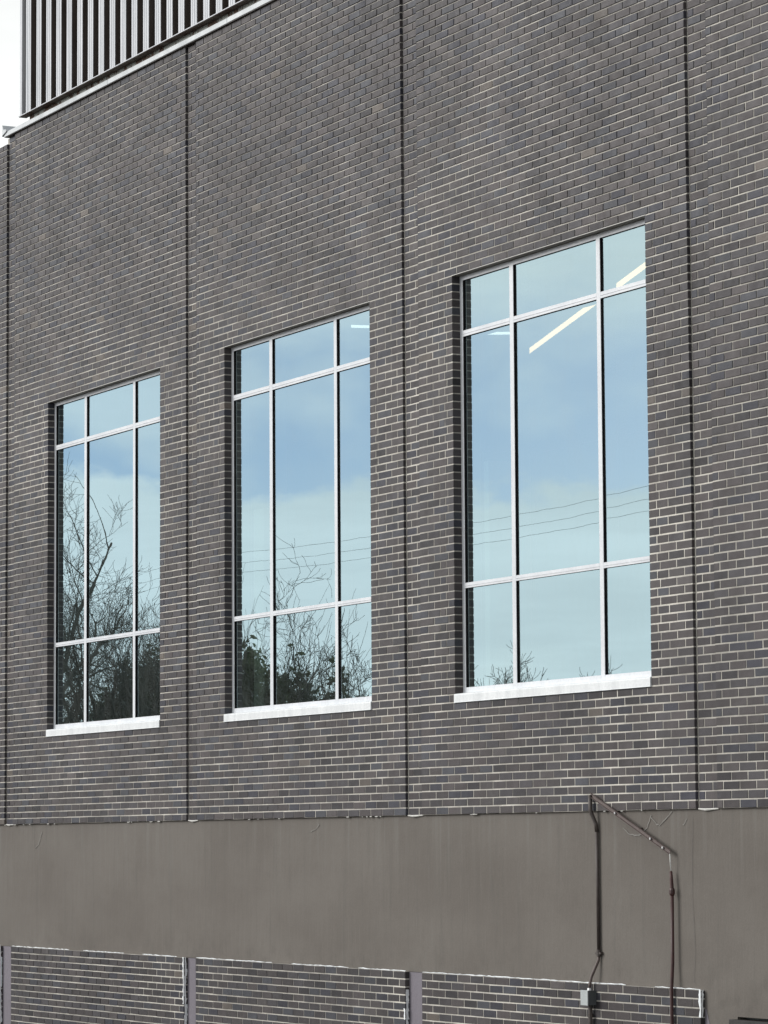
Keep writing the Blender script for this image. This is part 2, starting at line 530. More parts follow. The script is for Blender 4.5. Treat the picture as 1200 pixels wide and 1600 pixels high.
wall_parts = []
for wi, (x0, x1, win) in enumerate(BAYS):
    ztop = Z_TOP if wi > 0 else Z_TOP - 0.10
    nrow = NROW if wi > 0 else NROW - 1
    for r in range(nrow):
        z = ZB + r * C
        op, th = (), ()
        if win and ROW_SILL <= r < ROW_HEAD:
            op = (win,)
            th = ((win[0], -1), (win[1], 1))
        lay(x0, x1, z, r + wi, 0.0, wi, op, th)
    m = MB()
    e = 0.003
    yb = 0.30
    ym = 0.0024
    if win:
        a, b = win
        m.box(x0 + e, a - e, ym, yb, ZB + 0.004, ztop)
        m.box(b + e, x1 - e, ym, yb, ZB + 0.004, ztop)
        m.box(a - e, b + e, ym, yb, ZB + 0.004, Z_SILL - 0.012)
        m.box(a - e, b + e, ym, yb, Z_HEAD + 0.012, ztop)
    else:
        m.box(x0 + e, x1 - e, ym, yb, ZB + 0.004, ztop)
    wp = P(m.build('brick_wall', 'mortar'))
    wall_parts.append(wp)

# recessed strips between the bays
for i, (a, b) in enumerate(zip(JOINTS, STARTS)):
    m = MB()
    m.box(a - 0.05, b + 0.05, Y_REC + 0.0024, 0.29, ZB + 0.004, Z_TOP - 0.004)
    wp = P(m.build('recessed_strip', 'mortar'))
    wall_parts.append(wp)
    for r in range(NROW):
        z = ZB + r * C
        off = 0.0 if r % 2 else LB / 2
        xs = [a - 0.02, a + 0.012]
        xs += [a + (0.10 if r % 2 else 0.205)]
        xs += [b + 0.02]
        for l, q in zip(xs[1:-1], xs[2:]):
            bricks.append((l + JT / 2, q - JT / 2, z + JT * .5, z + C - JT * .5, Y_REC, Y_REC + 0.1, len(wall_parts) - 1, False, False))

# lower brick panels under the rendered band
LOWER = [(-43.0, -36.50), (-36.137, -31.425), (-31.136, -26.70), (-26.389, -21.942)]
LOW_N = 34
for i, (x0, x1) in enumerate(LOWER):
    m = MB()
    m.box(x0 + .003, x1 - .003, 0.0024 - 0.012, 0.29, -1.8, Z_ST0 - 0.004)
    wp = P(m.build('lower_brick_wall', 'mortar'))
    wall_parts.append(wp)
    for r in range(LOW_N):
        z = Z_ST0 - (r + 1) * C
        lay(x0, x1, z, r, -0.012, len(wall_parts) - 1)

# split: the 300 that show largest are objects, the rest is one part
rnd = random.Random(3)


def brick_proud(x, z):
    n = 0.95 * max(0.0, min(1.0, (z - 6.4) / 2.6)) + noise.noise(Vector((x * 0.28, 3.1, z * 0.42))) + 0.35 * noise.noise(Vector((x * 2.1, 7.7, z * 2.9)))
    return min(0.0070, max(0.0003, 0.0018 + 0.0034 * n))


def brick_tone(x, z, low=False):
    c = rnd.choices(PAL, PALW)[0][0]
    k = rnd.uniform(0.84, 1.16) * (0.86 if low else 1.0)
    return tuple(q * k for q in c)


vis = []
for i, b in enumerate(bricks):
    if b[4] > 0.01:
        continue
    cs = [proj((x, b[4], z)) for x in (b[0], b[1]) for z in (b[2], b[3])]
    xs, ys = [c[0] for c in cs], [c[1] for c in cs]
    w_ = max(0, min(1200, max(xs)) - max(0, min(xs)))
    h_ = b[3] - b[2]
    if w_ <= 2 or max(ys) < 0 or min(ys) > 1600:
        continue
    frac = w_ / (max(xs) - min(xs))
    area = abs((cs[2][0] - cs[0][0]) * (cs[1][1] - cs[0][1])) * frac
    vis.append((area, i))
vis.sort(reverse=True)
single = {i for _, i in vis[:300]}

mass = MB()
cache = {}
for i, b in enumerate(bricks):
    x0, x1, z0, z1, yf, yb, wi, le, re = b
    jx, jz = rnd.uniform(-0.0022, 0.0022), rnd.uniform(-0.0010, 0.0010)
    if not le:
        x0 += jx + rnd.uniform(-0.001, 0.001)
    if not re:
        x1 += jx
    z0, z1 = z0 + jz, z1 + jz
    xc, zc = (x0 + x1) / 2, (z0 + z1) / 2
    y = yf - brick_proud(xc, zc) + rnd.uniform(-0.0004, 0.0004)
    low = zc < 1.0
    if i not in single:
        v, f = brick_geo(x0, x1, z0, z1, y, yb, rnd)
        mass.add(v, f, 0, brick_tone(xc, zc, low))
        continue
    ln = round(x1 - x0, 3)
    key = (ln, low, rnd.randrange(14) if ln > 0.2 else rnd.randrange(4))
    if key not in cache:
        mm = MB()
        v, f = brick_geo(-ln / 2, ln / 2, -(z1 - z0) / 2, (z1 - z0) / 2, 0.0, 0.1, rnd)
        mm.add(v, f, 0, brick_tone(xc, zc, low))
        cache[key] = mm.mesh('brick', 'brick')
    o = bpy.data.objects.new('brick', cache[key])
    COL.objects.link(o)
    o.parent = wall_parts[wi]
    o.matrix_parent_inverse = Matrix.Identity(4)
    o.location = (xc, y, zc)
P(mass.build('brickwork', 'brick', None, kind='stuff'))

# rendered band: one skin with a gently uneven face
def skin(x0, x1, z0, z1, y, yb, step, amp, m):
    nxx = max(1, int((x1 - x0) / step))
    nzz = max(1, int((z1 - z0) / step))
    vs = []
    for k in range(nzz + 1):
        for i in range(nxx + 1):
            x = x0 + (x1 - x0) * i / nxx
            z = z0 + (z1 - z0) * k / nzz
            vs.append((x, y + amp * noise.noise(Vector((x * 1.3, 0.5, z * 1.7))) + 0.4 * amp * noise.noise(Vector((x * 5, 2.5, z * 4))), z))
    W_ = nxx + 1
    fs = [(k * W_ + i, k * W_ + i + 1, (k + 1) * W_ + i + 1, (k + 1) * W_ + i) for k in range(nzz) for i in range(nxx)]
    m.add(vs, fs)
    m.box(x0, x1, y + 0.012, yb, z0, z1)


m = MB()
skin(-46.0, X_END, Z_ST0 - 0.003, ZB + 0.001, Y_ST, 0.285, 0.12, 0.004, m)
skin(LOWER[3][1] - 0.02, X_END, 0.43, Z_ST0 - 0.003, Y_ST, 0.285, 0.12, 0.004, m)
skin(LOWER[3][1] - 0.02, -21.50, -1.8, 0.43, Y_ST, 0.285, 0.12, 0.004, m)
skin(-20.3, X_END, -1.8, 0.43, Y_ST, 0.285, 0.12, 0.004, m)
P(m.build('rendered_band', 'stucco', None, smooth=False))
for (a, b) in [(LOWER[0][1], LOWER[1][0]), (LOWER[1][1], LOWER[2][0]), (LOWER[2][1], LOWER[3][0])]:
    m = MB()
    m.box(a - 0.02, b + 0.02, Y_ST + 0.004, 0.28, -1.8, Z_ST0 - 0.006)
    P(m.build('painted_strip', 'lavender_render'))
m = MB()
pts = []
for k in range(14):
    z = 0.50 - k * 0.17
    pts.append((LOWER[3][1] + 0.002, z))
vs, fs = [], []
rr = random.Random(5)
for k in range(24):
    z = 0.47 - k * 0.1
    wv = min(0.11, 0.02 + k * 0.035) + rr.uniform(-0.012, 0.012)
    vs += [(LOWER[3][1] + 0.001, Y_ST - 0.0035, z), (LOWER[3][1] + wv, Y_ST - 0.0035, z)]
    if k:
        q = 2 * k
        fs.append((q - 2, q, q + 1, q - 1))
m.add(vs, fs)
P(m.build('painted_patch', 'lavender_render'))


# mortar squeezed out along the top of the lower panels and smeared down their ends
def bead(x0, x1, z, y, rmin, rmax, m, seed, gap=0.12):
    q = random.Random(seed)
    x = x0
    while x < x1:
        ln = q.uniform(0.05, 0.5)
        if q.random() > gap:
            n = max(2, int(ln / 0.05))
            pts, rad = [], []
            for k in range(n + 1):
                xx = min(x1, x + ln * k / n)
                pts.append((xx, y + q.uniform(-.001, .001), z + q.uniform(-.002, .002)))
                rad.append(q.uniform(rmin, rmax) * (0.4 if k in (0, n) else 1))
            m.tube(pts, rad, 5)
        x += ln


for i, (x0, x1) in enumerate(LOWER):
    m = MB()
    bead(x0, x1, Z_ST0 + 0.002, -0.006, 0.0025, 0.0065, m, 20 + i, 0.12)
    P(m.build('mortar_bead', 'white_smear', None, kind='stuff'))
    m = MB()
    q = random.Random(40 + i)
    z = Z_ST0
    while z > -1.6:
        h = q.uniform(0.05, 0.22)
        if q.random() > 0.10:
            wv = q.uniform(0.016, 0.034)
            y0 = -0.012 + q.uniform(0.0, 0.008)
            n = max(3, int(h / 0.025))
            ring = [(x1 + 0.0035 + q.uniform(0, .003), y0 + q.uniform(-.003, .003), z - h * k / n) for k in range(n + 1)]
            ring2 = [(x1 + 0.0035 + q.uniform(0, .003), y0 + wv + q.uniform(-.006, .004), z - h * k / n) for k in range(n + 1)]
            vs = ring + ring2
            m.add(vs, [(k, k + n + 1, k + n + 2, k + 1) for k in range(n)])
            # lap onto the face
            ring3 = [(x1 - q.uniform(0.004, 0.03), -0.0165, z - h * k / n) for k in range(n + 1)]
            ring4 = [(x1 + 0.005, -0.0165, z - h * k / n) for k in range(n + 1)]
            if q.random() > 0.45:
                m.add(ring3 + ring4, [(k, k + 1, k + n + 2, k + n + 1) for k in range(n)])
        z -= h
    P(m.build('mortar_smear', 'white_smear', None, kind='stuff'))
# drips along the foot of the upper bricks
m = MB()
q = random.Random(9)
for _ in range(30):
    x = q.uniform(-36.5, -20.9)
    ln = q.uniform(0.015, 0.08)
    m.tube([(x, 0.004, ZB + 0.0), (x + ln * .5, 0.001, ZB - q.uniform(0, .004)), (x + ln, 0.004, ZB)], [0.002, q.uniform(.003, .0065), 0.002], 5)
for a, b in zip(JOINTS, STARTS):
    m.tube([(a + 0.01, Y_REC - .004, ZB + .003), (a + .12, Y_REC - .01, ZB - .004), (b - .01, Y_REC - .004, ZB + .002)], [.006, .01, .006], 6)
P(m.build('mortar_drip', 'caulk', None, kind='stuff'))

# trowel scratches and hairlines on the render
def on_wall_curve(pts, y, r, m):
    """a flat scratch lying just proud of the render"""
    P_ = [Vector((x, y, z)) for x, z in pts]
    out = []
    for i in range(len(P_) - 1):
        for k in range(4):
            out.append(P_[i].lerp(P_[i + 1], k / 4) + Vector((random.uniform(-.004, .004), 0, random.uniform(-.004, .004))))
    out.append(P_[-1])
    vs, fs = [], []
    for i, p in enumerate(out):
        d = (out[min(i + 1, len(out) - 1)] - out[max(i - 1, 0)]).normalized()
        nrm = Vector((-d.z, 0, d.x)) * r * random.uniform(0.6, 1.5)
        vs += [p - nrm, p + nrm]
        if i:
            q = 2 * i
            fs.append((q - 2, q, q + 1, q - 1) if d.x > 0 else (q - 2, q - 1, q + 1, q))
    m.add(vs, fs)


m = MB()
on_wall_curve([(-23.08, 1.83), (-22.99, 1.78), (-22.88, 1.765), (-22.80, 1.78), (-22.72, 1.83), (-22.66, 1.92)], Y_ST - .0068, 0.0034, m)
on_wall_curve([(-22.66, 1.90), (-22.58, 1.85), (-22.54, 1.845), (-22.42, 1.91), (-22.36, 1.945)], Y_ST - .0068, 0.0034, m)
on_wall_curve([(-22.21, 1.84), (-22.18, 1.855), (-22.15, 1.89)], Y_ST - .0068, 0.004, m)
on_wall_curve([(-35.31, 1.87), (-35.36, 1.80), (-35.40, 1.74), (-35.49, 1.70)], Y_ST - .0068, 0.004, m)
on_wall_curve([(-28.62, 1.83), (-28.50, 1.86), (-28.44, 1.90)], Y_ST - .0068, 0.0034, m)
P(m.build('scratch', 'chalk', None, kind='stuff'))
m = MB()
on_wall_curve([(-35.53, 1.95), (-35.54, 1.82), (-35.52, 1.70), (-35.49, 1.695)], Y_ST - .0068, 0.0022, m)
on_wall_curve([(-22.07, 1.90), (-22.09, 1.3), (-22.06, 0.9), (-22.08, 0.66)], Y_ST - .0066, 0.0016, m)
P(m.build('hairline_crack', 'scratch_dark', None, kind='stuff'))

# coping along the roof edge
m = MB()
m.box(STARTS[0] - 0.26, X_END, -0.030, 0.34, Z_TOP + 0.002, Z_TOP + 0.018)
P(m.build('coping_cleat', 'bronze_panel'))
x = STARTS[0] - 0.27
segl = 3.05
while x < X_END:
    m = MB()
    x2 = min(x + segl, X_END)
    dz = random.uniform(-0.004, 0.004)
    m.bbox(x + 0.002, x2 - 0.002, -0.036, 0.35, Z_TOP + 0.006 + dz, Z_TOP + 0.062 + dz, 0.004)
    P(m.build('coping', 'coping_metal'))
    x = x2
m = MB()   # upturned end cap of the coping
xe = STARTS[0] - 0.28
m.add([(xe, -0.05, Z_TOP + .03), (xe + .12, -0.05, Z_TOP + .06), (xe + .10, -0.05, Z_TOP + .085), (xe + .03, -0.05, Z_TOP + .09), (xe - .01, -.05, Z_TOP + .15), (xe - .02, -.05, Z_TOP + .02),
       (xe, 0.12, Z_TOP + .03), (xe + .12, 0.12, Z_TOP + .06), (xe + .10, 0.12, Z_TOP + .085), (xe + .03, 0.12, Z_TOP + .09), (xe - .01, .12, Z_TOP + .15), (xe - .02, .12, Z_TOP + .02)],
      [(5, 0, 1, 2, 3, 4), (11, 10, 9, 8, 7, 6), (0, 6, 7, 1), (1, 7, 8, 2), (2, 8, 9, 3), (3, 9, 10, 4), (4, 10, 11, 5), (5, 11, 6, 0)])
P(m.build('coping_end', 'coping_metal'))
m = MB()
m.box(-45.9, X_END, 0.31, 14.0, Z_TOP - 0.25, Z_TOP - 0.05)
P(m.build('roof', 'roofing'))

# ------------------------------------------------------------------ windows
RAILS = [(6.055, 6.108), (3.885, 3.931)]
Y_GL = Y_FR + 0.018


def member(m, x0, x1, z0, z1, groove=False, vertical=True):
    """aluminium cap on a black gasket"""
    e = 0.0012
    m.bbox(x0, x1, Y_FR, Y_FR + 0.004, z0, z1, 0.001, 0)
    if groove:
        zm = z0 + (z1 - z0) * 0.42
        m.box(x0 + .001, x1 - .001, Y_FR - 0.0035, Y_FR + 0.002, zm, zm + 0.004, 0)
    m.box(x0 + e, x1 - e, Y_FR + 0.0042, Y_FR + 0.030, z0 + e, z1 - e, 1)


for wi, (a, b) in enumerate(WINS):
    MU = [a + 0.870, a + 0.935, b - 0.875, b - 0.815]
    fw = 0.052
    m = MB()
    # outer frame: left, right, head (the sill rail is in pieces)
    member(m, a + 0.002, a + fw, 2.97, Z_HEAD - 0.003)
    member(m, b - fw, b - 0.002, 2.97, Z_HEAD - 0.003)
    xs = [a + fw, MU[0], MU[1], MU[2], MU[3], b - fw]
    for k in (0, 2, 4):
        member(m, xs[k] + .0012, xs[k + 1] - .0012, 6.545, Z_HEAD - 0.003)
    # inner frame seen through the glass
    for (l, r) in ((a, a + fw), (b - fw, b)):
        m.box(l + .004, r - .004, Y_GL + 0.024, Y_GL + 0.15, 2.98, Z_HEAD - .004, 2)
    m.box(a, b, Y_GL + 0.024, Y_GL + 0.15, 6.55, Z_HEAD - .004, 2)
    m.box(a, b, Y_GL + 0.024, Y_GL + 0.15, 2.96, 3.035, 2)
    win = P(m.build('window', ['aluminium', 'gasket', 'inner_frame']))
    for k in (0, 2):
        m = MB()
        member(m, MU[k], MU[k + 1], 2.985, Z_HEAD - 0.006)
        m.box(MU[k] + .002, MU[k + 1] - .002, Y_GL + 0.024, Y_GL + 0.135, 3.036, 6.549, 2)
        m.build('mullion', ['aluminium', 'gasket', 'inner_frame'], win)
    for (z0, z1) in RAILS:
        for k in (0, 2, 4):
            m = MB()
            member(m, xs[k] + .0012, xs[k + 1] - .0012, z0, z1, True)
            m.box(xs[k] + .003, xs[k + 1] - .003, Y_GL + 0.024, Y_GL + 0.12, z0 + .003, z1 - .003, 2)
            m.build('rail', ['aluminium', 'gasket', 'inner_frame'], win)
    for k in (0, 2, 4):
        m = MB()
        member(m, xs[k] + .0015, xs[k + 1] - .0015, 2.975, 3.037)
        m.build('bottom_rail', ['aluminium', 'gasket'], win)
    zl = [3.037, RAILS[1][0], RAILS[1][1], RAILS[0][0], RAILS[0][1], 6.545]
    for k in (0, 2, 4):
        for j in (0, 2, 4):
            m = MB()
            x0, x1, z0, z1 = xs[k] - .008, xs[k + 1] + .008, zl[j] - .008, zl[j + 1] + .008
            y0, y1 = Y_GL, Y_GL + 0.022
            # each pane sits a hair out of true, as glazing does
            t1, t2 = random.uniform(-.0008, .0008), random.uniform(-.0008, .0008)
            m.add([(x0, y0 - t1, z0), (x1, y0 + t1, z0), (x1, y1, z0), (x0, y1, z0), (x0, y0 - t1 + t2, z1), (x1, y0 + t1 + t2, z1), (x1, y1, z1), (x0, y1, z1)],
                  [(0, 1, 5, 4), (0, 3, 2, 1), (4, 5, 6, 7), (1, 2, 6, 5), (2, 3, 7, 6), (3, 0, 4, 7)], [0, 1, 1, 1, 1, 1])
            m.build('pane', ['window_glass', 'glass_inner'], win)
    # sill: bent sheet metal with a turned-down front
    m = MB()
    s0, s1 = a - 0.004, b + 0.002
    prof_ = [(Y_FR + 0.004, 2.994), (-0.004, 2.983), (-0.010, 2.979), (-0.012, 2.970), (-0.012, 2.913), (-0.016, 2.908), (-0.012, 2.905), (0.002, 2.907), (Y_FR, 2.930)]
    n = len(prof_)
    m.add([(s0, y, z) for y, z in prof_] + [(s1, y, z) for y, z in prof_],
          [(i, (i + 1) % n, n + (i + 1) % n, n + i) for i in range(n)] + [tuple(range(n - 1, -1, -1)), tuple(range(n, 2 * n))])
    m.build('sill', 'sill_metal', win)
    # steel lintel and its caulk line
    m = MB()
    m.box(a + .001, b - .001, 0.008, Y_FR + 0.06, Z_HEAD + 0.0005, Z_HEAD + 0.0105, 0)
    m.bbox(a - 0.004, b + 0.004, -0.0005, 0.0078, Z_HEAD - 0.002, Z_HEAD + 0.005, .001, 1)
    m.build('lintel', ['lintel_paint', 'caulk'], win)

# ------------------------------------------------------------------ rooms behind the glass
m = MB()
m.box(-40, X_END, 0.31, 9.0, 2.30, 2.40)
P(m.build('floor_slab', 'interior_dark'))
m = MB()
m.box(-40, X_END, 0.31, 9.0, 6.95, 7.05)
P(m.build('ceiling', 'interior_paint'))
m = MB()
m.box(-40, X_END, 9.0, 9.2, 2.4, 6.95)
m.box(-40.2, -40, 0.31, 9.2, 2.4, 6.95)
m.box(X_END, X_END + .2, -0.0, 9.2, -1.8, Z_TOP)
m.box(-46.2, -46.0, 0.0, 14.2, -1.8, Z_TOP)
m.box(-46.0, X_END, 14.0, 14.2, -1.8, Z_TOP)
P(m.build('inner_wall', 'interior_dark'))
for xc in (-38.05, -33.08, -28.15):
    m = MB()
    m.bbox(xc - 0.13, xc + 0.13, 1.60, 1.86, 2.4, 5.29, .006)
    P(m.build('column', 'column_paint'))


def lamp(p, q, wdt, label, mat, group='strip lights behind the windows'):
    p, q = Vector(p), Vector(q)
    t = thing('strip_light', label, 'light', tuple((p + q) / 2), group)
    d = (q - p)
    ln = d.length
    d.normalize()
    s_ = Vector((-d.y, d.x, 0))
    for nm, zz0, zz1, ww, mt in (('diffuser', -0.02, 0.0, wdt, mat), ('housing', 0.001, 0.05, wdt * 0.9, 'inner_frame')):
        m = MB()
        c = []
        for z in (zz0, zz1):
            for u, v_ in ((-1, -1), (1, -1), (1, 1), (-1, 1)):
                r = d * (u * ln / 2) + s_ * (v_ * ww / 2)
                c.append((r.x, r.y, z))
        m.add(c, [(0, 3, 2, 1), (4, 5, 6, 7), (0, 1, 5, 4), (1, 2, 6, 5), (2, 3, 7, 6), (3, 0, 4, 7)])
        m.build(nm, mt, t)
    for u in (-0.4, 0.4):
        m = MB()
        r = d * (u * ln)
        m.tube([(r.x, r.y, 0.05), (r.x, r.y, 6.95 - p.z)], 0.006, 6)
        m.build('hanger', 'inner_frame', t)
    return t


lamp((-29.57, 2.91, 6.6), (-23.4, 0.83, 6.6), 0.05, 'long warm strip light hanging slantwise behind the nearest window', 'lamp_glow')
lamp((-28.60, 1.86, 6.6), (-28.47, 2.12, 6.6), 0.035, 'short dim strip light behind the upper left pane of the nearest window', 'lamp_glow_soft')
lamp((-28.75, 0.45, 6.6), (-28.66, 0.76, 6.6), 0.035, 'short strip light behind the upper right pane of the middle window', 'lamp_glow_soft')
lamp((-29.2, 4.6, 4.55), (-28.4, 4.2, 4.55), 0.05, 'low dim strip light behind the bottom panes of the nearest window', 'lamp_glow_soft')

# ------------------------------------------------------------------ ribbed metal screen on the roof
YS, ZS = -0.085, Z_TOP + 0.118
XS0 = -35.775
scr = thing('rooftop_screen', 'silver and dark bronze ribbed metal screen standing on the roof edge', 'roof screen', (-28, 0.3, Z_TOP))
inv = Matrix.Translation((28, -0.3, -Z_TOP))


def S(o):
    o.parent = scr
    o.matrix_parent_inverse = inv
    return o


PER = 0.302
N_RIB = 70
ZT = Z_TOP + 3.6
RIB_D = 0.062
rib_mesh = None
for k in range(N_RIB):
    x = XS0 + 0.175 + k * PER
    if rib_mesh is None:
        m = MB()
        wd = 0.146
        # rib: silver face with two shallow flutes, bronze flanks
        pr = [(0, 0.004), (0.004, 0.0), (0.040, 0.0), (0.044, 0.005), (0.054, 0.005), (0.058, 0.0), (0.088, 0.0), (0.092, 0.005), (0.102, 0.005), (0.106, 0.0), (wd - .004, 0.0), (wd, 0.004)]
        n = len(pr)
        m.add([(px, py, ZS + 0.014) for px, py in pr] + [(px, py, ZT) for px, py in pr], [(i, i + 1, n + i + 1, n + i) for i in range(n - 1)], 0)
        m.add([(wd, .004, ZS + .014), (wd, RIB_D, ZS + .014), (wd, RIB_D, ZT), (wd, .004, ZT)], [(0, 1, 2, 3)], 1)
        m.add([(0, .004, ZS + .014), (0, RIB_D, ZS + .014), (0, RIB_D, ZT), (0, .004, ZT)], [(3, 2, 1, 0)], 1)
        m.add([(px, py, ZT) for px, py in ((0, .004), (wd, .004), (wd, RIB_D), (0, RIB_D))], [(0, 1, 2, 3)], 0)
        rib_mesh = m.mesh('rib', ['silver_panel', 'bronze_panel'])
    o = bpy.data.objects.new('rib', rib_mesh)
    COL.objects.link(o)
    S(o)
    o.location = (x + random.uniform(-0.003, 0.003), YS + random.uniform(-0.002, 0.002), 0)
    o.rotation_euler = (0, random.uniform(-0.0006, 0.0006), 0)
    o.matrix_parent_inverse = inv
m = MB()
xe = XS0 + 0.175 + N_RIB * PER
m.box(XS0, xe, YS + RIB_D, YS + RIB_D + 0.04, ZS + 0.012, ZT)
x = XS0 + 0.175 + 0.146
for k in range(N_RIB):                       # raised seam in every pan
    m.bbox(x + 0.100, x + 0.116, YS + RIB_D - 0.022, YS + RIB_D, ZS + .014, ZT - .01, .002)
    x += PER
S(m.build('back_panel', 'bronze_panel'))
m = MB()
m.bbox(XS0 - 0.01, XS0 + 0.055, YS - 0.004, YS + 2.5, ZS + 0.013, ZT, .004)
S(m.build('corner_trim', 'silver_panel'))
m = MB()
m.box(XS0 - 0.03, xe, YS - 0.010, YS - 0.004, ZS + 0.003, ZS + 0.012)
S(m.build('base_flashing', 'silver_panel'))
m = MB()
m.box(XS0 - 0.028, xe, YS - 0.0035, YS + 0.085, ZS - 0.002, ZS + 0.010)
S(m.build('soffit', 'rusty_soffit'))
m = MB()
m.box(XS0 + 0.10, xe, YS + 0.075, YS + 0.30, Z_TOP + 0.063, ZS - 0.004)
x = XS0 + 1.9
while x < xe:
    m.box(x, x + 0.02, YS + 0.069, YS + 0.0745, Z_TOP + .064, ZS - .006)
    x += 1.93
S(m.build('base_beam', 'peeling_beam'))

# ------------------------------------------------------------------ conduits and strut on the rendered band
t = thing('electrical_conduit', 'thin dark brown conduit running down the render into a small grey box', 'conduit', (-23.45, 0, 0.3))
inv2 = Matrix.Translation((23.45, 0, -0.3))


def T(o, tt=None, iv=None):
    o.parent = tt or t
    o.matrix_parent_inverse = iv or inv2
    return o


m = MB()
m.tube([(-23.495, -0.028, 2.088), (-23.492, -0.028, 1.97), (-23.485, -0.022, 1.94), (-23.462, 0.002, 1.86), (-23.455, 0.006, 1.80)], 0.0165, 8)
T(m.build('upper_pipe', 'brown_pipe', smooth=True))
m = MB()
m.tube([(-23.455, 0.006, 1.80), (-23.452, 0.006, 1.4), (-23.448, 0.006, 0.86)], 0.0140, 8)
T(m.build('pipe', 'brown_pipe', smooth=True))
m = MB()
m.tube([(-23.448, 0.006, 0.875), (-23.448, 0.006, 0.825)], 0.019, 10)
m.bbox(-23.49, -23.406, -0.004, 0.03, 0.838, 0.856, .002)
T(m.build('coupling', 'brown_pipe'))
m = MB()
m.tube([(-23.448, 0.006, 0.825), (-23.452, 0.004, 0.79), (-23.475, -0.018, 0.72), (-23.497, -0.035, 0.66), (-23.506, -0.045, 0.60), (-23.508, -0.048, 0.565)], 0.0125, 8)
T(m.build('bend', 'strut_paint', smooth=True))
m = MB()
m.tube([(-23.508, -0.048, 0.575), (-23.508, -0.048, 0.552)], [0.016, 0.021], 8)
T(m.build('box_connector', 'bolt_metal'))
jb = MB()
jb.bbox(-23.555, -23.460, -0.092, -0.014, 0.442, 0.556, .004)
jbo = T(jb.build('junction_box', 'shaded_enamel'))  # body coloured darker than the cover to stand in for side shade
m = MB()
m.bbox(-23.563, -23.452, -0.099, -0.0925, 0.439, 0.559, .003)
m.build('cover', 'grey_enamel', jbo)
m = MB()
m.tube([(-23.51, -0.040, 0.442), (-23.51, -0.040, -1.0)], 0.0170, 8)
m.tube([(-23.51, -0.040, 0.375), (-23.51, -0.040, 0.345)], 0.023, 8)
T(m.build('lower_pipe', 'brown_pipe', smooth=False))

t3 = thing('metal_strut', 'slanting brown metal strut with bolts running down from the conduit top', 'strut', (-23.48, 0, 2.08))
inv3 = Matrix.Translation((23.48, 0, -2.08))
A, B = Vector((-23.50, -0.022, 2.092)), Vector((-22.325, -0.022, 1.636))
dv = (B - A).normalized()
nv = Vector((-dv.z, 0, dv.x))
if nv.z < 0:
    nv = -nv


def strip(m, o0, o1, y0, y1, mi=0, s0=0.0, s1=1.0):
    a_, b_ = A.lerp(B, s0), A.lerp(B, s1)
    c = []
    for y in (y0, y1):
        for p_, o_ in ((a_, o0), (b_, o0), (b_, o1), (a_, o1)):
            q_ = p_ + nv * o_
            c.append((q_.x, y, q_.z))
    m.add(c, [(0, 1, 2, 3), (7, 6, 5, 4), (0, 4, 5, 1), (1, 5, 6, 2), (2, 6, 7, 3), (3, 7, 4, 0)], mi)


m = MB()
strip(m, -0.0125, 0.0125, -0.022, -0.018)
strip(m, -0.0150, -0.0127, -0.034, -0.018)
strip(m, 0.0127, 0.0150, -0.034, -0.018)
T(m.build('channel', 'strut_paint'), t3, inv3)
for s_ in (0.33, 0.77, 0.92):
    m = MB()
    c = A.lerp(B, s_)
    m.tube([(c.x, -0.0225, c.z), (c.x, -0.036, c.z)], 0.010, 6)
    T(m.build('bolt', 'bolt_metal'), t3, inv3)
for s_ in (0.1, 0.6):
    m = MB()
    c = A.lerp(B, s_)
    m.tube([(c.x, -0.017, c.z), (c.x, 0.03, c.z)], 0.008, 6)
    T(m.build('standoff', 'brown_pipe'), t3, inv3)

t4 = thing('standpipe', 'dark red upright pipe with a bare white wire at its top end', 'pipe', (-22.31, 0, -1.8))
inv4 = Matrix.Translation((22.31, 0, 1.8))
m = MB()
m.tube([(-22.325, -0.026, 1.625), (-22.326, -0.022, 1.55), (-22.327, -0.016, 1.48)], 0.0045, 6)
T(m.build('bare_wire', 'white_wire', smooth=True), t4, inv4)
m = MB()
m.tube([(-22.330, -0.016, 1.492), (-22.325, -0.016, 1.44), (-22.318, -0.016, 1.37), (-22.317, -0.016, 1.345)], [0.011, 0.0135, 0.0145, 0.0145], 8)
T(m.build('flexible_sleeve', 'oxblood_pipe', smooth=True), t4, inv4)
m = MB()
m.tube([(-22.317, -0.016, 1.365), (-22.317, -0.016, 1.35), (-22.317, -0.016, 1.325), (-22.317, -0.016, 1.31)], [0.017, 0.022, 0.022, 0.017], 10)
T(m.build('coupling', 'oxblood_pipe'), t4, inv4)
m = MB()
m.tube([(-22.317, -0.016, 1.31), (-22.317, -0.020, 0.8), (-22.315, -0.034, 0.6), (-22.315, -0.034, -1.78)], 0.0138, 8)
T(m.build('pipe', 'oxblood_pipe', smooth=True), t4, inv4)
for z in (-0.3, -1.3):
    m = MB()
    m.bbox(-22.345, -22.287, -0.022 if z > .6 else -.024, 0.03 if z > .6 else -.01, z, z + 0.02, .002)
    T(m.build('clamp', 'oxblood_pipe'), t4, inv4)

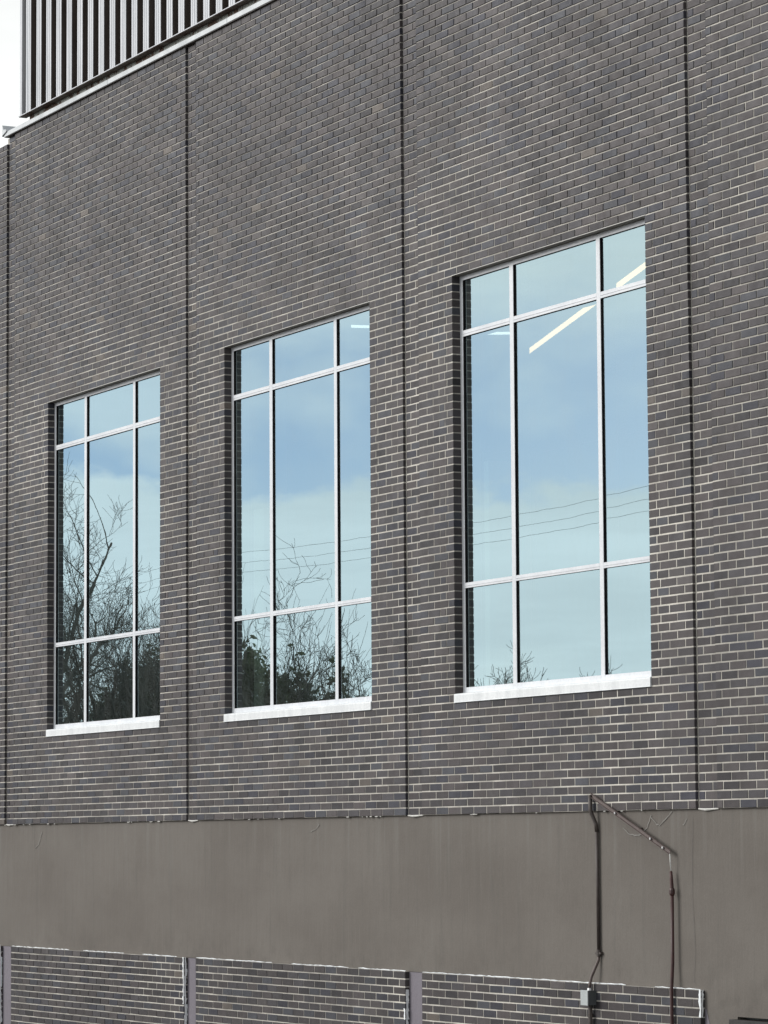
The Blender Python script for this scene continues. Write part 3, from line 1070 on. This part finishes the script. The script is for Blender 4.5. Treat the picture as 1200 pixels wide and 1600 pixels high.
# door whose head just shows at the bottom right
td = thing('metal_door', 'black metal door, only the top of its frame showing at the foot of the render', 'door', (-20.93, 0, -1.8))
inv5 = Matrix.Translation((20.93, 0, 1.8))
m = MB()
m.bbox(-21.515, -20.315, -0.045, 0.10, 0.375, 0.412, .004)
m.bbox(-21.515, -21.475, -0.045, 0.10, -1.8, 0.374, .004)
m.bbox(-20.385, -20.315, -0.045, 0.10, -1.8, 0.374, .004)
T(m.build('door_frame', 'dark_door'), td, inv5)
m = MB()
m.bbox(-21.474, -20.386, 0.02, 0.07, -1.79, 0.372, .003)
T(m.build('door_leaf', 'dark_door'), td, inv5)
m = MB()
m.tube([(-20.47, 0.02, -0.85), (-20.47, -0.04, -0.85), (-20.58, -0.04, -0.85)], 0.011, 8)
T(m.build('handle', 'bolt_metal'), td, inv5)
m = MB()
m.box(-21.50, -20.3, 0.102, 0.285, -1.8, 0.435)
P(m.build('door_backing', 'interior_dark'))


# ------------------------------------------------------------------ what the windows reflect
def grow(seed, h, spread, levels, base, lean=(0, 0), twist=0.35, up=0.25, nkids=(3, 5), trunk_r=0.22, first=0.25):
    q = random.Random(seed)
    trunk, crown = MB(), MB()

    def branch(p, d, ln, r, lev, mb):
        n = 6 if lev < 2 else 5
        pts, rad = [p.copy()], [r]
        dd = d.copy()
        for k in range(n):
            dd = (dd + Vector((q.uniform(-1, 1), q.uniform(-1, 1), q.uniform(-.7, .9))) * twist * (0.35 if lev == 0 else 0.8) + Vector((0, 0, up * (0.1 if lev == 0 else 0.22)))).normalized()
            p = p + dd * (ln / n)
            pts.append(p.copy())
            rad.append(max(0.004, r * (1 - 0.62 * (k + 1) / n)))
        (trunk if lev < 1 else crown).tube(pts, rad, 7 if lev == 0 else (5 if lev < 3 else 3), cap=False)
        if lev >= levels:
            return
        kids = q.randint(*nkids) + (3 if lev == 0 else 0) + (1 if lev == 1 else 0)
        for c in range(kids):
            s = q.uniform(first if lev == 0 else 0.2, 1.0)
            f = s * n
            i = min(n - 1, int(f))
            bp = pts[i].lerp(pts[i + 1], f - i)
            bd = (pts[i + 1] - pts[i]).normalized()
            ax = Vector((q.uniform(-1, 1), q.uniform(-1, 1), q.uniform(-1, 1))).cross(bd)
            if ax.length < 1e-3:
                continue
            ang = R(q.uniform(28, 68) * spread)
            nd = (Matrix.Rotation(ang, 3, ax.normalized()) @ bd)
            branch(bp, nd, ln * q.uniform(0.45, 0.72), max(0.0045, rad[i] * q.uniform(0.4, 0.62)), lev + 1, mb)

    branch(Vector((0, 0, 0)), Vector((lean[0], lean[1], 1)).normalized(), h, trunk_r, 0, trunk)
    return trunk, crown


def tree(label, loc, seed, **kw):
    tk, cr = grow(seed, **kw)
    t_ = thing('bare_tree', label, 'tree', loc, 'bare trees mirrored in the windows')
    tk.build('trunk', 'bark', t_, smooth=True)
    cr.build('crown', 'twig', t_)
    return t_


TREES = [
    ('tallest bare tree, mirrored at the left side of the far window', (-75.7, -16.2, 0.1), 11, dict(h=5.5, spread=1.0, levels=5, base=0, lean=(0.10, 0), trunk_r=0.26)),
    ('bare tree with long level boughs, mirrored in the middle of the far window', (-80.0, -19.0, 0.1), 23, dict(h=5.2, spread=1.15, levels=5, base=0, lean=(0.12, 0), trunk_r=0.22)),
    ('slim bare tree mirrored at the right side of the far window', (-72.3, -17.0, 0.1), 31, dict(h=4.6, spread=0.8, levels=5, base=0, trunk_r=0.16)),
    ('bare tree mirrored at the lower left of the middle window', (-65.7, -16.5, 0.1), 44, dict(h=3.9, spread=1.05, levels=5, base=0, lean=(0.1, 0), trunk_r=0.19)),
    ('small twiggy tree mirrored at the lower right of the middle window', (-60.5, -16.5, 0.1), 57, dict(h=2.9, spread=1.1, levels=5, base=0, trunk_r=0.12)),
    ('low bare sapling mirrored at the bottom left of the nearest window', (-54.6, -16.0, 0.1), 63, dict(h=2.75, spread=0.7, levels=5, base=0, trunk_r=0.09)),
    ('second low bare sapling, mirrored at the bottom centre of the nearest window', (-52.1, -16.2, 0.1), 71, dict(h=2.6, spread=0.8, levels=5, base=0, trunk_r=0.07)),
]
for lb, loc, sd_, kw in TREES:
    tree(lb, loc, sd_, **kw)


def thicket(label, cx, cy, lobes, seed, n_leaf, n_twig):
    q = random.Random(seed)
    t_ = thing('ivy_thicket', label, 'shrub', (cx, cy, 0.1), 'evergreen thickets mirrored in the windows')
    lf, tw = MB(), MB()
    for (ox, oy, rx, ry, hz) in lobes:
        cnt = int(n_leaf / len(lobes))
        for _ in range(cnt):
            th = q.uniform(0, 6.283)
            rr_ = math.sqrt(q.random())
            zf = q.random() ** 0.7
            rad = max(0.0, 1 - zf ** 4.0) ** 0.5
            edge = 1 + 0.25 * noise.noise(Vector((math.cos(th) * 2, math.sin(th) * 2 + seed, zf * 4)))
            p = Vector((ox + rx * rr_ * rad * edge * math.cos(th), oy + ry * rr_ * rad * edge * math.sin(th), hz * zf * (0.88 + 0.12 * noise.noise(Vector((ox * 2 + math.cos(th), math.sin(th) + zf * 2, seed))) + q.uniform(-0.05, 0.07))))
            if noise.noise(p * 3.4 + Vector((seed, 0, 0))) < -0.28 + 0.45 * max(0.0, zf - 0.45):
                continue
            a = Vector((q.uniform(-1, 1), q.uniform(-1, 1), q.uniform(-.6, 1))).normalized()
            b_ = a.cross(Vector((q.uniform(-1, 1), q.uniform(-1, 1), 0.3))).normalized()
            s_ = q.uniform(0.045, 0.11)
            lf.add([p - a * s_, p + b_ * s_ * .5, p + a * s_, p - b_ * s_ * .5], [(0, 1, 2, 3)])
        for _ in range(int(n_twig / len(lobes))):
            th, rr_ = q.uniform(0, 6.283), math.sqrt(q.random())
            p = Vector((ox + rx * .9 * rr_ * math.cos(th), oy + ry * .9 * rr_ * math.sin(th), hz * 0.55 * q.random()))
            d = Vector((q.uniform(-.35, .35), q.uniform(-.3, .3), 1)).normalized()
            ln = hz * q.uniform(0.35, 0.75)
            pts = [p]
            for k in range(4):
                d = (d + Vector((q.uniform(-.3, .3), q.uniform(-.3, .3), q.uniform(-.1, .2)))).normalized()
                pts.append(pts[-1] + d * ln / 4)
            tw.tube(pts, [0.011, 0.009, 0.007, 0.005, 0.003], 3, cap=False)
            for _b in range(3):
                i = q.randint(1, 3)
                e_ = pts[i] + Vector((q.uniform(-.5, .5), q.uniform(-.5, .5), q.uniform(.1, .6))) * q.uniform(.4, .9)
                tw.tube([pts[i], (pts[i] + e_) / 2 + Vector((q.uniform(-.06, .06), 0, .05)), e_], [0.008, 0.006, 0.004], 3, cap=False)
    lf.build('foliage', 'leaf', t_)
    tw.build('branches', 'twig', t_)


thicket('tall ivy-grown thicket mirrored across the foot of the far window', -82.0, -20.5,
        [(-2.6, 0, 1.1, 1.2, 5.0), (-1.5, .4, 1.0, 1.2, 5.5), (-.3, .2, 1.1, 1.3, 6.0), (.9, 0, 1.2, 1.2, 6.6), (2.0, .3, 1.2, 1.2, 6.9), (3.2, .4, 1.3, 1.2, 6.7)], 5, 23000, 620)
thicket('rounded ivy-grown thicket mirrored at the foot of the middle window', -69.2, -18.5,
        [(-2.6, 0, 1.2, 1.1, 6.5), (-1.6, .3, 1.2, 1.2, 6.6), (-.6, 0, 1.2, 1.2, 6.5), (.4, .3, 1.15, 1.2, 6.3), (1.3, 0, 1.1, 1.1, 6.0), (2.2, .2, 1.0, 1.0, 5.5), (2.9, 0, .8, .9, 4.9)], 8, 32000, 620)
thicket('low thicket mirrored at the right foot of the middle window', -64.4, -18.0, [(0, 0, .8, .8, 5.6), (1.3, 0, .8, .8, 5.0)], 9, 7500, 200)

# overhead lines
YW = -30.0
pl = thing('power_line', 'three overhead wires sagging between wooden poles, mirrored in the windows', 'power line', (-90, YW, 0.1))
invp = Matrix.Translation((90, -YW, -0.1))
POLES = [-138.2, -98.2, -58.2, -18.2]
for hz in (10.72, 10.40, 10.12):
    m = MB()
    for a_, b_ in zip(POLES[:-1], POLES[1:]):
        pts = []
        for k in range(25):
            s_ = k / 24
            pts.append((a_ + (b_ - a_) * s_, YW, hz - 0.42 * 4 * s_ * (1 - s_)))
        m.tube(pts, 0.0042, 5, cap=False)
    o = m.build('wire', 'wire_black')
    T(o, pl, invp)
for i, x in enumerate(POLES):
    where = ['at the farthest end of the overhead wires', 'second from the far end of the overhead wires',
             'second from the near end of the overhead wires', 'at the nearest end of the overhead wires'][i]
    tp = thing('utility_pole', 'brown wooden utility pole ' + where, 'utility pole', (x, YW + 0.12, 0.1), 'utility poles carrying the wires')
    m = MB()
    m.tube([(0, 0, 0), (0, 0, 5.5), (0, 0, 11.3)], [0.15, 0.13, 0.10], 10)
    m.build('pole', 'pole_wood', tp, smooth=True)
    for hz in (10.72, 10.40, 10.12):
        m = MB()
        m.tube([(0, -0.09, hz - .1), (0, -0.12, hz - .1 + .04), (0, -0.12, hz - 0.115 + .05)], [0.03, .04, .02], 8)
        m.build('insulator', 'grey_enamel', tp)
